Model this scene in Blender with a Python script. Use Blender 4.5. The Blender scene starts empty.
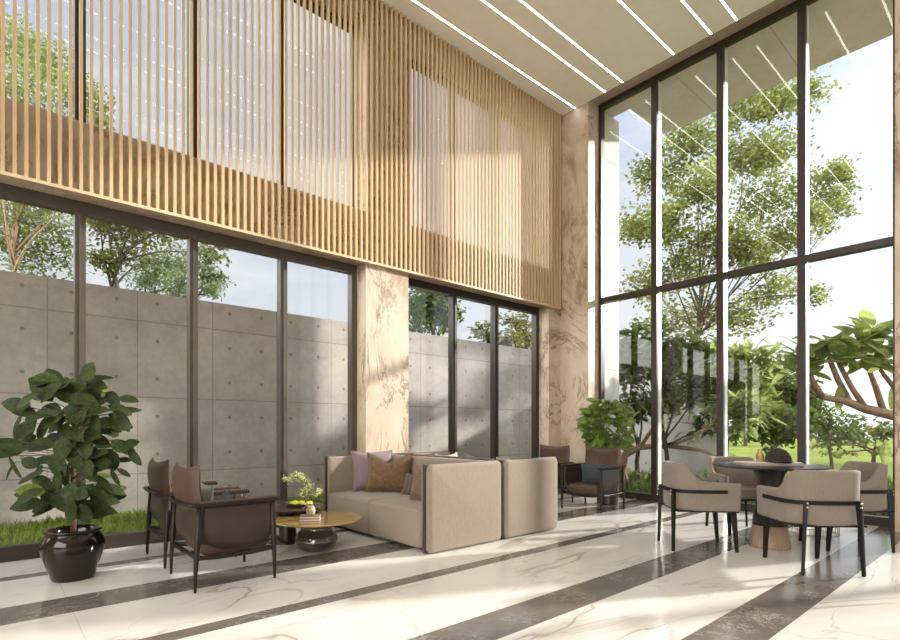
import bpy, math, random
from mathutils import Vector, Matrix, Euler
random.seed(7)
PI = math.pi
sc = bpy.context.scene
COL = sc.collection
R_ = random.uniform

# ------------------------------------------------------------------ camera
FPX, CXP, HYP, EYE = 527.8, 450.0, 428.0, 1.08
YAW = math.radians(48.8)
FW = Vector((math.cos(YAW), math.sin(YAW), 0)); RT = Vector((math.sin(YAW), -math.cos(YAW), 0))
def at(px, py, d):
    """survey of the photograph: point seen at (px,py) at depth d"""
    v = FW * d + RT * ((px - CXP) / FPX * d)
    return Vector((v.x, v.y, EYE - (py - HYP) / FPX * d))
cam = bpy.data.cameras.new('camera'); co = bpy.data.objects.new('camera', cam); COL.objects.link(co)
co.location = (0, 0, EYE); co.rotation_euler = (PI / 2, 0, YAW - PI / 2)
cam.sensor_width = 36; cam.lens = FPX * 36 / 900; cam.shift_y = (HYP - 320) / 900
cam.clip_start = 0.05; cam.clip_end = 500
sc.camera = co

# ------------------------------------------------------------------ render look
sc.view_settings.view_transform = 'Standard'; sc.view_settings.look = 'None'
sc.view_settings.gamma = 1; sc.view_settings.exposure = 0.73; sc.view_settings.use_curve_mapping = False
cy = sc.cycles
cy.use_denoising = True
cy.max_bounces = 10; cy.diffuse_bounces = 6; cy.glossy_bounces = 5; cy.transparent_max_bounces = 24
cy.transmission_bounces = 6; cy.sample_clamp_indirect = 6.0; cy.caustics_reflective = False; cy.caustics_refractive = False

# ------------------------------------------------------------------ materials
class NT:
    def __init__(s, name):
        s.m = bpy.data.materials.new(name); s.m.use_nodes = True
        s.t = s.m.node_tree; s.t.nodes.clear()
        s.out = s.n('ShaderNodeOutputMaterial')
    def n(s, typ, **kw):
        nd = s.t.nodes.new(typ)
        for k, v in kw.items(): setattr(nd, k, v)
        return nd
    def l(s, a, b): s.t.links.new(a, b)
    def val(s, x, sock):
        if hasattr(x, 'is_output'): s.l(x, sock)
        else: sock.default_value = x
    def math(s, op, a, b=0.0, c=0.0, clamp=False):
        nd = s.n('ShaderNodeMath', operation=op, use_clamp=clamp)
        s.val(a, nd.inputs[0]); s.val(b, nd.inputs[1]); s.val(c, nd.inputs[2])
        return nd.outputs[0]
    def mix(s, f, a, b):
        nd = s.n('ShaderNodeMix', data_type='RGBA')
        s.val(f, nd.inputs[0])
        s.val(a if hasattr(a, 'is_output') else (*a, 1), nd.inputs[6]); s.val(b if hasattr(b, 'is_output') else (*b, 1), nd.inputs[7])
        return nd.outputs[2]
    def pos(s):
        return s.n('ShaderNodeTexCoord').outputs['Object']
    def xyz(s, v):
        nd = s.n('ShaderNodeSeparateXYZ'); s.l(v, nd.inputs[0]); return nd.outputs
    def mapped(s, v, scale=(1, 1, 1), rot=(0, 0, 0), loc=(0, 0, 0)):
        nd = s.n('ShaderNodeMapping'); s.l(v, nd.inputs[0])
        nd.inputs['Scale'].default_value = scale; nd.inputs['Rotation'].default_value = rot; nd.inputs['Location'].default_value = loc
        return nd.outputs[0]
    def noise(s, v, scale, detail=4, rough=.5, dist=0.0):
        nd = s.n('ShaderNodeTexNoise'); s.l(v, nd.inputs['Vector'])
        nd.inputs['Scale'].default_value = scale; nd.inputs['Detail'].default_value = detail
        nd.inputs['Roughness'].default_value = rough; nd.inputs['Distortion'].default_value = dist
        return nd.outputs[0]
    def ramp(s, f, stops):
        nd = s.n('ShaderNodeValToRGB'); s.l(f, nd.inputs[0]); e = nd.color_ramp.elements
        while len(e) < len(stops): e.new(.5)
        for i, (p, c) in enumerate(stops):
            e[i].position = p; e[i].color = (*c, 1) if not isinstance(c, (int, float)) else (c, c, c, 1)
        return nd.outputs[0]
    def band(s, x, lo, hi):
        """1 where lo<x<hi"""
        return s.math('MULTIPLY', s.math('GREATER_THAN', x, lo), s.math('LESS_THAN', x, hi))
    def vein(s, v, scale, width, dist=1.2, detail=5, rough=.55):
        n = s.noise(v, scale, detail, rough, dist)
        a = s.math('ABSOLUTE', s.math('SUBTRACT', n, .5))
        return s.math('SUBTRACT', 1.0, s.math('DIVIDE', a, width, clamp=True), clamp=True)
    def bump(s, h, strength=.2, dist=.01):
        nd = s.n('ShaderNodeBump'); nd.inputs['Strength'].default_value = strength; nd.inputs['Distance'].default_value = dist
        s.l(h, nd.inputs['Height']); return nd.outputs[0]
    def bsdf(s, col, rough=.5, metal=0.0, spec=.5, normal=None, coat=0.0, sheen=0.0, **kw):
        b = s.n('ShaderNodeBsdfPrincipled')
        s.val(col if hasattr(col, 'is_output') else (*col, 1), b.inputs['Base Color'])
        s.val(rough, b.inputs['Roughness']); s.val(metal, b.inputs['Metallic']); s.val(spec, b.inputs['Specular IOR Level'])
        b.inputs['Coat Weight'].default_value = coat
        b.inputs['Sheen Weight'].default_value = sheen
        for k, v in kw.items(): b.inputs[k].default_value = v
        if normal is not None: s.l(normal, b.inputs['Normal'])
        return b.outputs[0]
    def done(s, sh): s.l(sh, s.out.inputs[0]); return s.m

def plain(name, col, rough=.5, metal=0.0, spec=.5, vary=.12, vscale=8, bumpy=0, bscale=60, coat=0.0, sheen=0.0):
    t = NT(name); p = t.pos()
    n = t.noise(p, vscale, 4)
    c2 = tuple(min(1, x * (1 + vary)) for x in col); c1 = tuple(x * (1 - vary) for x in col)
    c = t.ramp(n, [(.3, c1), (.7, c2)])
    nm = t.bump(t.noise(p, bscale, 3), bumpy, .004) if bumpy else None
    return t.done(t.bsdf(c, rough, metal, spec, nm, coat, sheen))

def fabric(name, col, scale=500, vary=.1, stretch=(1, 1, .12), sheen=.15):
    t = NT(name); p = t.pos()
    n = t.noise(t.mapped(p, stretch), scale * .35, 3)
    w = t.noise(p, scale, 2)
    f = t.math('ADD', t.math('MULTIPLY', n, .6), t.math('MULTIPLY', w, .4))
    c = t.ramp(f, [(.3, tuple(x * (1 - vary * 1.6) for x in col)), (.7, tuple(min(1, x * (1 + vary)) for x in col))])
    return t.done(t.bsdf(c, .9, 0, .2, t.bump(w, .25, .003), 0, sheen))

def leather(name, col, rough=.42):
    t = NT(name); p = t.pos()
    n = t.noise(p, 9, 5)
    c = t.ramp(n, [(.3, tuple(x * .82 for x in col)), (.75, tuple(x * 1.15 for x in col))])
    return t.done(t.bsdf(c, rough, 0, .25, t.bump(t.noise(p, 160, 3), .18, .003)))

def marble_floor():
    t = NT('marble floor'); p = t.pos(); x, y, z = t.xyz(p)
    stripes = [(4.865, 4.995), (3.785, 4.15), (2.945, 3.075), (1.87, 2.17), (.955, 1.25), (.1, .235), (-.96, -.6)]
    dark = None
    for lo, hi in stripes:
        b = t.band(y, lo, hi); dark = b if dark is None else t.math('MAXIMUM', dark, b)
    # white slabs: long soft grey-brown veins running roughly along the room
    q = t.mapped(p, (.55, 1.15, 1), (0, 0, .5))
    mask = t.ramp(t.noise(p, .9, 2), [(.38, 0.0), (.56, 1.0)])
    v1 = t.math('MULTIPLY', t.vein(q, .42, .009, 1.1, 6, .5), mask)
    v2 = t.math('MULTIPLY', t.vein(q, 1.1, .010, 1.3, 5, .5), t.math('MULTIPLY', mask, .5))
    soft = t.math('MULTIPLY', t.vein(q, .42, .05, 1.1, 6, .5), t.math('MULTIPLY', mask, .28))
    v = t.math('MAXIMUM', t.math('MAXIMUM', v1, v2), soft)
    cloud = t.noise(p, .7, 3)
    white = t.ramp(cloud, [(.3, (.69, .655, .61)), (.7, (.77, .74, .695))])
    white = t.mix(t.math('MULTIPLY', v, .85), white, (.30, .25, .20))
    # dark slabs: brown grey with broken pale crackle
    m2 = t.ramp(t.noise(p, 2.1, 3), [(.47, 0.0), (.62, 1.0)])
    w1 = t.math('MULTIPLY', t.vein(p, 4.2, .016, 1.4, 6, .65), m2)
    w2 = t.math('MULTIPLY', t.vein(p, 9.0, .02, .8, 4, .6), t.math('MULTIPLY', m2, .45))
    w = t.math('MAXIMUM', w1, w2)
    dk = t.ramp(t.noise(p, 3.0, 6, .65), [(.3, (.125, .106, .090)), (.7, (.18, .155, .133))])
    dk = t.mix(t.math('MULTIPLY', w, .65), dk, (.60, .56, .52))
    c = t.mix(dark, white, dk)
    # slab joints
    jx = t.math('LESS_THAN', t.math('ABSOLUTE', t.math('SUBTRACT', t.math('FRACT', t.math('DIVIDE', t.math('ADD', x, .35), 1.45)), .5)), .0013)
    c = t.mix(t.math('MULTIPLY', jx, .35), c, (.2, .16, .13))
    r = t.math('ADD', t.math('MULTIPLY', t.noise(p, 3, 2), .06), .13)
    return t.done(t.bsdf(c, r, 0, .5))

def travertine(name='travertine', k=1.0):
    t = NT(name); p = t.pos()
    q = t.mapped(p, (1, 1, .55), (.5, .35, 0))
    big = t.noise(q, 1.4, 10, .68, .9)
    base = t.ramp(big, [(.25, (.20, .13, .075)), (.38, (.38, .275, .18)), (.48, (.52, .42, .315)), (.72, (.62, .53, .43))])
    crack = t.math('MULTIPLY', t.vein(q, 1.05, .022, 2.6, 8, .68), t.ramp(t.noise(p, 1.1, 3), [(.40, 0.0), (.54, 1.0)]))
    rusty = t.math('MULTIPLY', t.vein(q, 1.05, .10, 2.6, 8, .68), t.ramp(t.noise(p, 1.0, 3), [(.45, 0.0), (.62, 1.0)]))
    c = t.mix(t.math('MULTIPLY', rusty, .62), base, (.30, .20, .115))
    c = t.mix(t.math('MULTIPLY', crack, .95), c, (.15, .10, .058))
    pits = t.ramp(t.noise(t.mapped(p, (1, 1, .6)), 26, 4, .6), [(.68, 0.0), (.74, 1.0)])
    pm = t.math('MULTIPLY', pits, t.ramp(t.noise(p, 2.3, 2), [(.5, 0.0), (.65, 1.0)]))
    c = t.mix(t.math('MULTIPLY', pm, .7), c, (.16, .10, .055))
    return t.done(t.bsdf(c, .45, 0, .4, t.bump(t.math('MAXIMUM', crack, pm), -.35, .006)))

def concrete(name, col, along='x', pw=1.2, ph=.94, off=0.0, zoff=0.0, vary=.12):
    t = NT(name); p = t.pos(); x, y, z = t.xyz(p)
    u = t.math('ADD', x if along == 'x' else y, off + 60.0); w = t.math('ADD', z, zoff + 6.0)
    fu = t.math('FRACT', t.math('DIVIDE', u, pw)); fw = t.math('FRACT', t.math('DIVIDE', w, ph))
    n = t.math('ADD', t.math('MULTIPLY', t.noise(p, 1.3, 8, .65), .65), t.math('MULTIPLY', t.noise(p, 14, 5, .7), .35))
    c = t.ramp(n, [(.32, tuple(a * (1 - vary * 1.5) for a in col)), (.68, tuple(a * (1 + vary) for a in col))])
    # panel to panel tone
    wn = t.n('ShaderNodeTexWhiteNoise', noise_dimensions='2D'); cb = t.n('ShaderNodeCombineXYZ')
    t.l(t.math('FLOOR', t.math('DIVIDE', u, pw)), cb.inputs[0]); t.l(t.math('FLOOR', t.math('DIVIDE', w, ph)), cb.inputs[1]); t.l(cb.outputs[0], wn.inputs['Vector'])
    c = t.mix(t.math('MULTIPLY', wn.outputs[0], .16), c, tuple(a * .55 for a in col))
    ju = t.math('LESS_THAN', t.math('MINIMUM', fu, t.math('SUBTRACT', 1.0, fu)), .006)
    jw = t.math('LESS_THAN', t.math('MINIMUM', fw, t.math('SUBTRACT', 1.0, fw)), .008)
    j = t.math('MAXIMUM', ju, jw)
    # tie holes: two per panel each way
    def near(f, a, size):
        g = t.math('MULTIPLY', t.math('SUBTRACT', f, a), size); return t.math('MULTIPLY', g, g)
    hole = None
    for a in (.25, .75):
        for b in (.25, .75):
            d = t.math('SQRT', t.math('ADD', near(fu, a, pw), near(fw, b, ph)))
            h = t.math('LESS_THAN', d, .022); hole = h if hole is None else t.math('MAXIMUM', hole, h)
    c = t.mix(t.math('MULTIPLY', j, .55), c, tuple(a * .35 for a in col))
    c = t.mix(t.math('MULTIPLY', hole, .65), c, tuple(a * .25 for a in col))
    return t.done(t.bsdf(c, .75, 0, .3, t.bump(n, .15, .01)))

def wood(name, col, grain=(9, 9, .35), rough=.5, vary=.28):
    t = NT(name); p = t.pos()
    n = t.noise(t.mapped(p, grain), 7, 6, .6, .6); m = t.noise(t.mapped(p, (grain[0] * .4, grain[1] * .4, grain[2])), 3, 2)
    f = t.math('ADD', t.math('MULTIPLY', n, .7), t.math('MULTIPLY', m, .3))
    c = t.ramp(f, [(.3, tuple(a * (1 - vary) for a in col)), (.7, tuple(min(1, a * (1 + vary * .6)) for a in col))])
    return t.done(t.bsdf(c, rough, 0, .4))

def glass_mat(name, f0=.03, tint=(.97, .98, .97)):
    t = NT(name)
    g = t.n('ShaderNodeNewGeometry')
    dt = t.n('ShaderNodeVectorMath', operation='DOT_PRODUCT'); t.l(g.outputs['Normal'], dt.inputs[0]); t.l(g.outputs['Incoming'], dt.inputs[1])
    c = t.math('SUBTRACT', 1.0, t.math('ABSOLUTE', dt.outputs['Value']), clamp=True)
    f = t.math('ADD', t.math('MULTIPLY', t.math('POWER', c, 5.0), 1 - f0), f0, clamp=True)
    tr = t.n('ShaderNodeBsdfTransparent'); tr.inputs[0].default_value = (*tint, 1)
    gl = t.n('ShaderNodeBsdfGlossy'); gl.inputs['Roughness'].default_value = 0.0
    mx = t.n('ShaderNodeMixShader'); t.l(f, mx.inputs[0]); t.l(tr.outputs[0], mx.inputs[1]); t.l(gl.outputs[0], mx.inputs[2])
    return t.done(mx.outputs[0])

def leaf_mat(name, dark, light, trans=.35, rough=.4, scale=3.0, spec=.4):
    t = NT(name); p = t.pos()
    wn = t.math('ADD', t.math('MULTIPLY', t.noise(p, scale, 3), .55), t.math('MULTIPLY', t.noise(p, scale * 9, 2), .45))
    c = t.ramp(wn, [(.40, dark), (.60, light)])
    a = t.bsdf(c, rough, 0, spec)
    tl = t.n('ShaderNodeBsdfTranslucent'); t.l(t.mix(.5, c, tuple(min(1, q * 1.6) for q in light)), tl.inputs[0])
    mx = t.n('ShaderNodeMixShader'); mx.inputs[0].default_value = trans; t.l(a, mx.inputs[1]); t.l(tl.outputs[0], mx.inputs[2])
    return t.done(mx.outputs[0])

def emit(name, col, s):
    t = NT(name); e = t.n('ShaderNodeEmission'); e.inputs[0].default_value = (*col, 1); e.inputs[1].default_value = s
    return t.done(e.outputs[0])

def lawn_mat():
    t = NT('mown lawn'); p = t.pos()
    n = t.math('ADD', t.math('MULTIPLY', t.noise(p, .35, 4), .5), t.math('MULTIPLY', t.noise(p, 9, 5, .7), .5))
    c = t.ramp(n, [(.35, (.085, .11, .014)), (.65, (.165, .20, .03))])
    return t.done(t.bsdf(c, .9, 0, .1, t.bump(t.noise(p, 60, 3), .5, .03)))

M = dict(
    longgrass=leaf_mat('long grass blade', (.055, .085, .02), (.17, .21, .055), .3, .6, 3),
    gstem=plain('green stem', (.03, .038, .015), .7),
    plaster=plain('warm plaster', (.42, .36, .29), .8, vary=.05), soilg=plain('warm bounce soil', (.21, .165, .13), .95, vary=.3, vscale=3),
    floor=marble_floor(), stone=travertine(), ceil=plain('ceiling paint', (.90, .86, .81), .8, vary=.02),
    soffit=plain('head stone', (.42, .34, .26), .6, vary=.1),
    bronze=plain('dark bronze frame', (.040, .031, .025), .38, .35, vary=.08), cap=plain('sun-painted bronze', (.72, .69, .65), .4, .2, vary=.03),  # cap is the dark bronze mullion side with sunlight painted in
    frame=plain('brown bronze frame', (.10, .080, .066), .4, .3, vary=.08),
    glass=glass_mat('window glass'), slat=wood('oak slat', (.55, .385, .22), vary=.12), rail=wood('oak rail', (.60, .45, .28), (.35, 9, 9)),
    conc=concrete('garden concrete', (.44, .395, .365), 'x', .88, .94, .22, .06, .2), concp=concrete('pale concrete', (.62, .58, .53), 'x', 1.4, 1.15, .2),
    concy=concrete('pale garden concrete', (.48, .46, .43), 'y', 1.4, 1.2, .2), concs=concrete('soffit concrete', (.70, .62, .62), 'y', 1.25, 9, .1),
    sofa=fabric('sofa fabric', (.255, .205, .158)), sofatrim=plain('dark sofa frame', (.05, .034, .028), .45),
    chair=fabric('dining chair fabric', (.205, .168, .137)), black=plain('black stained ash', (.012, .010, .009), .5, 0, .2, vary=.15),
    leather=leather('brown leather', (.085, .051, .037)), leatherd=leather('dark brown leather', (.046, .031, .024)),
    walnut=plain('dark walnut', (.020, .013, .010), .42, 0, .25, vary=.2), brass=plain('bolt metal', (.6, .5, .38), .3, .9, vary=.02),
    light=emit('light strip diffuser', (1.0, .96, .91), 8.0), alu=plain('light housing', (.6, .56, .5), .5),
    pot=plain('black glazed pot', (.014, .008, .006), .12, 0, .35, vary=.3, coat=.15), soil=plain('soil', (.05, .032, .02), .95, vary=.4, vscale=40, bumpy=.6),
    bark=plain('bark', (.16, .10, .065), .9, vary=.35, vscale=20, bumpy=.5), barkd=plain('dark bark', (.055, .042, .03), .9, vary=.35, vscale=15),
    barkp=plain('smooth brown bark', (.24, .15, .10), .8, vary=.3, vscale=12, bumpy=.4), stemr=plain('reddish stem', (.095, .042, .026), .7, vary=.3, vscale=20),
    rubber=leaf_mat('rubber plant leaf', (.014, .024, .007), (.045, .066, .017), .12, .5, 5, .15),
    lime=leaf_mat('sun-painted rubber leaf', (.12, .17, .025), (.22, .27, .045), .3, .4, 8),  # rubber plant leaf with sunlight painted in as yellow green
    lobby=leaf_mat('potted shrub leaf', (.05, .09, .015), (.18, .26, .055), .3, .4, 5, .25),
    canopy=leaf_mat('tall tree leaf', (.035, .060, .010), (.28, .315, .085), .35, .5, 1.6),
    shrub=leaf_mat('shrub leaf', (.018, .036, .008), (.105, .155, .033), .35, .5, 1.5, .15),
    plum=leaf_mat('frangipani leaf', (.11, .155, .035), (.34, .41, .13), .5, .6, 2, .1),
    bright=leaf_mat('light tree leaf', (.06, .09, .02), (.24, .29, .09), .35, .6, 1.0),
    olive=leaf_mat('olive tree leaf', (.04, .05, .01), (.20, .20, .05), .35, .6, 1.0),
    silver=leaf_mat('silver green leaf', (.07, .10, .04), (.21, .27, .13), .3, .6, 1.0),
    grass=leaf_mat('grass blade', (.08, .13, .015), (.30, .37, .055), .35, .5, 6), lawn=lawn_mat(),
    bonsai=leaf_mat('bonsai leaf', (.50, .58, .13), (.82, .86, .42), .35, .5, 30), moss=plain('bright moss', (.50, .55, .06), .95, vary=.5, vscale=60, bumpy=.8),  # bonsai leaf colour lightened to stand in for sun on the foliage
    darkmoss=plain('dark brown moss', (.028, .022, .016), .95, vary=.6, vscale=90, bumpy=1.0, bscale=140),
    gold=plain('golden lacquer', (.42, .27, .085), .14, vary=.18, vscale=4, coat=.4), smoke=plain('smoked bronze glass', (.17, .148, .13), .10, .7, vary=.2, coat=.4),
    tabled=plain('dark table lacquer', (.052, .030, .024), .22, vary=.15), tstone=plain('dark stone top', (.026, .024, .022), .34, 0, .25, vary=.3),
    woodbase=wood('turned oak base', (.34, .235, .155), (6, 6, 1.0)), taupe=plain('taupe box', (.36, .29, .25), .6), pinkb=plain('rose wood book', (.25, .15, .12), .5),
    cream=plain('cream paper', (.75, .69, .6), .8), lilac=fabric('lilac satin', (.215, .155, .172), 120, .08, sheen=.2),
    velvet=fabric('brown velvet', (.15, .088, .042), 60, .25, (1, 1, 1), .2), plumc=fabric('plum cloth', (.105, .065, .06), 200),
    teal=fabric('slate teal cloth', (.045, .06, .065), 200), navy=fabric('navy cloth', (.02, .026, .045), 200), lgrey=fabric('pale grey cloth', (.42, .42, .43), 200),
    greenc=fabric('pale green cloth', (.38, .48, .22), 200), goldm=plain('mottled gold ceramic', (.42, .27, .10), .3, .4, vary=.6, vscale=60),
    clay=plain('pale mottled ceramic', (.36, .30, .19), .5, vary=.5, vscale=70), wire=plain('copper wire', (.22, .14, .09), .4, .8),
    petal=leaf_mat('pink petal', (.6, .3, .22), (.8, .5, .4), .3, .6, 30),
)

# ------------------------------------------------------------------ mesh builder
class MB:
    def __init__(s): s.v = []; s.f = []
    def add(s, v, f):
        o = len(s.v); s.v += [tuple(p) for p in v]; s.f += [tuple(i + o for i in q) for q in f]
    def box(s, x0, x1, y0, y1, z0, z1, mat=None):
        v = [Vector((x, y, z)) for z in (z0, z1) for y in (y0, y1) for x in (x0, x1)]
        if mat is not None: v = [mat @ p for p in v]
        s.add(v, [(0, 2, 3, 1), (4, 5, 7, 6), (0, 1, 5, 4), (2, 6, 7, 3), (0, 4, 6, 2), (1, 3, 7, 5)])
        return s
    def tube(s, pts, rad, seg=8, cap=True, flat=1.0):
        pts = [Vector(p) for p in pts]; n = len(pts)
        if not hasattr(rad, '__len__'): rad = [rad] * n
        rings = []; up = None
        for i, p in enumerate(pts):
            d = (pts[min(i + 1, n - 1)] - pts[max(i - 1, 0)])
            if d.length < 1e-9: d = Vector((0, 0, 1))
            d.normalize()
            if up is None: up = d.orthogonal().normalized()
            up = (up - d * up.dot(d))
            if up.length < 1e-6: up = d.orthogonal()
            up.normalize(); w = d.cross(up)
            rings.append([p + (up * math.cos(a) + w * math.sin(a) * flat) * rad[i] for a in [2 * PI * k / seg for k in range(seg)]])
        v = [q for r in rings for q in r]; f = []
        for i in range(n - 1):
            for k in range(seg):
                a = i * seg + k; b = i * seg + (k + 1) % seg
                f.append((a, b, b + seg, a + seg))
        if cap:
            f.append(tuple(range(seg - 1, -1, -1))); f.append(tuple(range((n - 1) * seg, n * seg)))
        s.add(v, f); return s
    def beam(s, a, b, w0, w1, d0=None, d1=None, yaw=0.0):
        """square tapered leg from a to b; sides turned by yaw"""
        a = Vector(a); b = Vector(b); d0 = d0 or w0; d1 = d1 or w1
        ex = Vector((math.cos(yaw), math.sin(yaw), 0)); ey = Vector((-math.sin(yaw), math.cos(yaw), 0))
        v = []
        for p, w, d in ((a, w0, d0), (b, w1, d1)):
            for sx, sy in ((-1, -1), (1, -1), (1, 1), (-1, 1)): v.append(p + ex * sx * w / 2 + ey * sy * d / 2)
        s.add(v, [(0, 1, 2, 3), (7, 6, 5, 4), (0, 4, 5, 1), (1, 5, 6, 2), (2, 6, 7, 3), (3, 7, 4, 0)]); return s
    def lathe(s, prof, seg=40, c=(0, 0, 0)):
        v = []; f = []; n = len(prof)
        for r, z in prof:
            for k in range(seg):
                a = 2 * PI * k / seg; v.append((c[0] + r * math.cos(a), c[1] + r * math.sin(a), c[2] + z))
        for i in range(n - 1):
            for k in range(seg):
                a = i * seg + k; b = i * seg + (k + 1) % seg; f.append((a, b, b + seg, a + seg))
        f.append(tuple(range(seg - 1, -1, -1))); f.append(tuple(range((n - 1) * seg, n * seg)))
        s.add(v, f); return s
    def grid(s, fn, nu, nv, closeu=False):
        v = [fn(i / nu, j / nv) for j in range(nv + 1) for i in range(nu + (0 if closeu else 1))]
        w = nu if closeu else nu + 1; f = []
        for j in range(nv):
            for i in range(nu):
                a = j * w + i; b = j * w + (i + 1) % w
                f.append((a, b, b + w, a + w))
        s.add(v, f); return s
    def ball(s, c, r, sx=1, sy=1, sz=1, seg=14, ring=9, jit=0.0):
        c = Vector(c)
        def fn(u, v):
            a = 2 * PI * u; b = PI * (v - .5); k = r * (1 + R_(-jit, jit))
            return c + Vector((math.cos(a) * math.cos(b) * sx, math.sin(a) * math.cos(b) * sy, math.sin(b) * sz)) * k
        return s.grid(fn, seg, ring, True)
    def leaf(s, base, d, up, L, W, droop=.15, fold=.18, nu=6):
        """a real leaf blade: pointed oval, folded along its midrib, drooping to the tip"""
        d = Vector(d).normalized(); up = Vector(up); up = (up - d * up.dot(d))
        up = up.normalized() if up.length > 1e-5 else d.orthogonal().normalized()
        w = d.cross(up); v = []; f = []
        for i in range(nu + 1):
            t = i / nu; wd = W / 2 * (math.sin(PI * min(1, t * .98 + .01)) ** .62) * (1.05 - .18 * t)
            c = Vector(base) + d * (L * t) - up * (droop * L * t * t)
            v += [c - w * wd + up * fold * wd, c, c + w * wd + up * fold * wd]
        for i in range(nu):
            for k in (0, 1):
                a = i * 3 + k; f.append((a, a + 1, a + 4, a + 3))
        s.add(v, f)
    def pad(s, u0, u1, w0, w1, r, y0, sg, t):
        """upholstered panel in the x-z plane with rounded corners, bulging by t towards sg*y"""
        def ring(ins):
            rr = max(.004, r - ins); out = []
            for cx, cz, a0 in ((u1 - r, w1 - r, 0), (u0 + r, w1 - r, 90), (u0 + r, w0 + r, 180), (u1 - r, w0 + r, 270)):
                for k in range(7):
                    a = math.radians(a0 + 15 * k); out.append((cx + rr * math.cos(a), cz + rr * math.sin(a)))
            return out
        v = []; f = []; lv = ((0, 0), (0, .45), (.006, .72), (.018, .92), (.036, 1.0)); n = 28
        for ins, q in lv: v += [(x, y0 + sg * t * q, z) for x, z in ring(ins)]
        for i in range(len(lv) - 1):
            for k in range(n):
                a = i * n + k; b = i * n + (k + 1) % n; f.append((a, b, b + n, a + n) if sg < 0 else (a, a + n, b + n, b))
        top = tuple(range((len(lv) - 1) * n, len(lv) * n)); bot = tuple(range(n))
        f += [top, bot[::-1]] if sg < 0 else [top[::-1], bot]
        s.add(v, f); return s
    def chip(s, c, L, W, d=None):
        d = Vector((R_(-1, 1), R_(-1, 1), R_(-.8, .6))) if d is None else Vector(d)
        d.normalize(); u = Vector((R_(-.6, .6), R_(-.6, .6), 1)); w = d.cross(u).normalized(); u = w.cross(d)
        s.add([c, c + d * L * .45 + w * W / 2 + u * W * .1, c + d * L, c + d * L * .45 - w * W / 2 + u * W * .1], [(0, 1, 2, 3)])
    def build(s, name, mat, parent=None, smooth=False, bevel=0, seg=3, solid=0, sub=0):
        me = bpy.data.meshes.new(name); me.from_pydata(s.v, [], s.f); me.update()
        me.materials.append(mat)
        if smooth or bevel:
            me.polygons.foreach_set('use_smooth', [True] * len(me.polygons))
        o = bpy.data.objects.new(name, me); COL.objects.link(o)
        if parent is not None: o.parent = parent
        if solid:
            m = o.modifiers.new('thickness', 'SOLIDIFY'); m.thickness = solid; m.offset = 0
        if bevel:
            m = o.modifiers.new('bevel', 'BEVEL'); m.width = bevel; m.segments = seg; m.limit_method = 'ANGLE'; m.angle_limit = math.radians(35)
            m.harden_normals = False
            w = o.modifiers.new('wn', 'WEIGHTED_NORMAL'); w.keep_sharp = True
        if sub:
            m = o.modifiers.new('sub', 'SUBSURF'); m.levels = sub; m.render_levels = sub
        return o

def tag(o, label=None, cat=None, group=None, kind=None):
    if label: o['label'] = label
    if cat: o['category'] = cat
    if group: o['group'] = group
    if kind: o['kind'] = kind
    return o
def thing(name, label, cat, loc=(0, 0, 0), rz=0.0, group=None, kind=None):
    o = bpy.data.objects.new(name, None); COL.objects.link(o); o.location = loc; o.rotation_euler = (0, 0, rz); o.empty_display_size = .1
    return tag(o, label, cat, group, kind)
def copy_tree(o, parent=None):
    c = o.copy(); COL.objects.link(c)
    if parent is not None: c.parent = parent
    for ch in list(KIDS.get(o.name, [])): copy_tree_child(ch, c)
    return c
KIDS = {}
def copy_tree_child(ch, c):
    d = ch.copy(); COL.objects.link(d); d.parent = c
    for g in [x for x in ALL if x.parent == ch]:
        e = g.copy(); COL.objects.link(e); e.parent = d
def dup(root, loc, rz, label):
    global ALL
    ALL = list(bpy.data.objects)
    c = root.copy(); COL.objects.link(c); c.location = loc; c.rotation_euler = (0, 0, rz); c['label'] = label
    for ch in [x for x in ALL if x.parent == root]: copy_tree_child(ch, c)
    return c
def struct(name, mb, mat, **kw):
    return tag(mb.build(name, mat, **kw), kind='structure')

# ------------------------------------------------------------------ the room
CEIL = 6.20
YP, YW = 5.345, 5.548        # stone face and window face of the left wall
XP, XW = 7.10, 7.382         # stone face and window face of the right wall
b = MB(); b.box(-6, XW, -6.5, YW + .02, -.12, 0); struct('floor', b, M['floor'])
b = MB(); b.box(-6, XP - .012, -6.5, 5.335, CEIL, CEIL + .05); struct('ceiling', b, M['ceil'])
b = MB(); b.box(XP - .15, XW + .14, -6.5, 5.7, 6.27, 6.75); struct('trim_1', b, M['soffit'])
b = MB()
b.box(-6, XP, YP, 5.70, 3.045, 3.64)                         # spandrel band
b.box(3.36, 3.985, YP, 5.70, 0, 3.045)                        # pier between the two lower windows
b.box(6.794, XP, YP, 5.70, 0, 3.045)                          # return beside the corner
b.box(3.36, 3.985, YP, 5.70, 3.64, 5.93)
b.box(6.75, XP, YP, 5.70, 3.64, 5.93)
b.box(-6, XP, YP, 5.70, 5.93, 6.6)
b.box(-6, -2.5, YP, 5.70, 0, 3.045); b.box(-6, -2.5, YP, 5.70, 3.64, 5.93)
struct('wall_left', b, M['stone'])
b = MB()
b.box(XP, XW, 4.81, 5.70, 0, 6.27); b.box(XW, XW + .14, 4.845, 5.70, 0, 6.27); b.box(XP, XW + .14, .33, 1.083, 0, 6.27); b.box(XP, XW + .14, -6.5, -4.6, 0, 6.27)
struct('wall_right', b, M['stone'])
b = MB(); b.box(-6, XW + .14, -6.75, -6.5, 0, 6.3); struct('wall_back_added', b, M['plaster'])  # unseen wall added to keep bright reflections out of the left windows
b = MB(); b.box(-6.25, -6, -6.75, 2.6, 0, .9); b.box(-6.25, -6, 2.6, 5.7, 0, 6.3); struct('wall_front_added', b, M['plaster'])  # added unseen wall, shaped to admit sky fill and block its reflection

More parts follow.
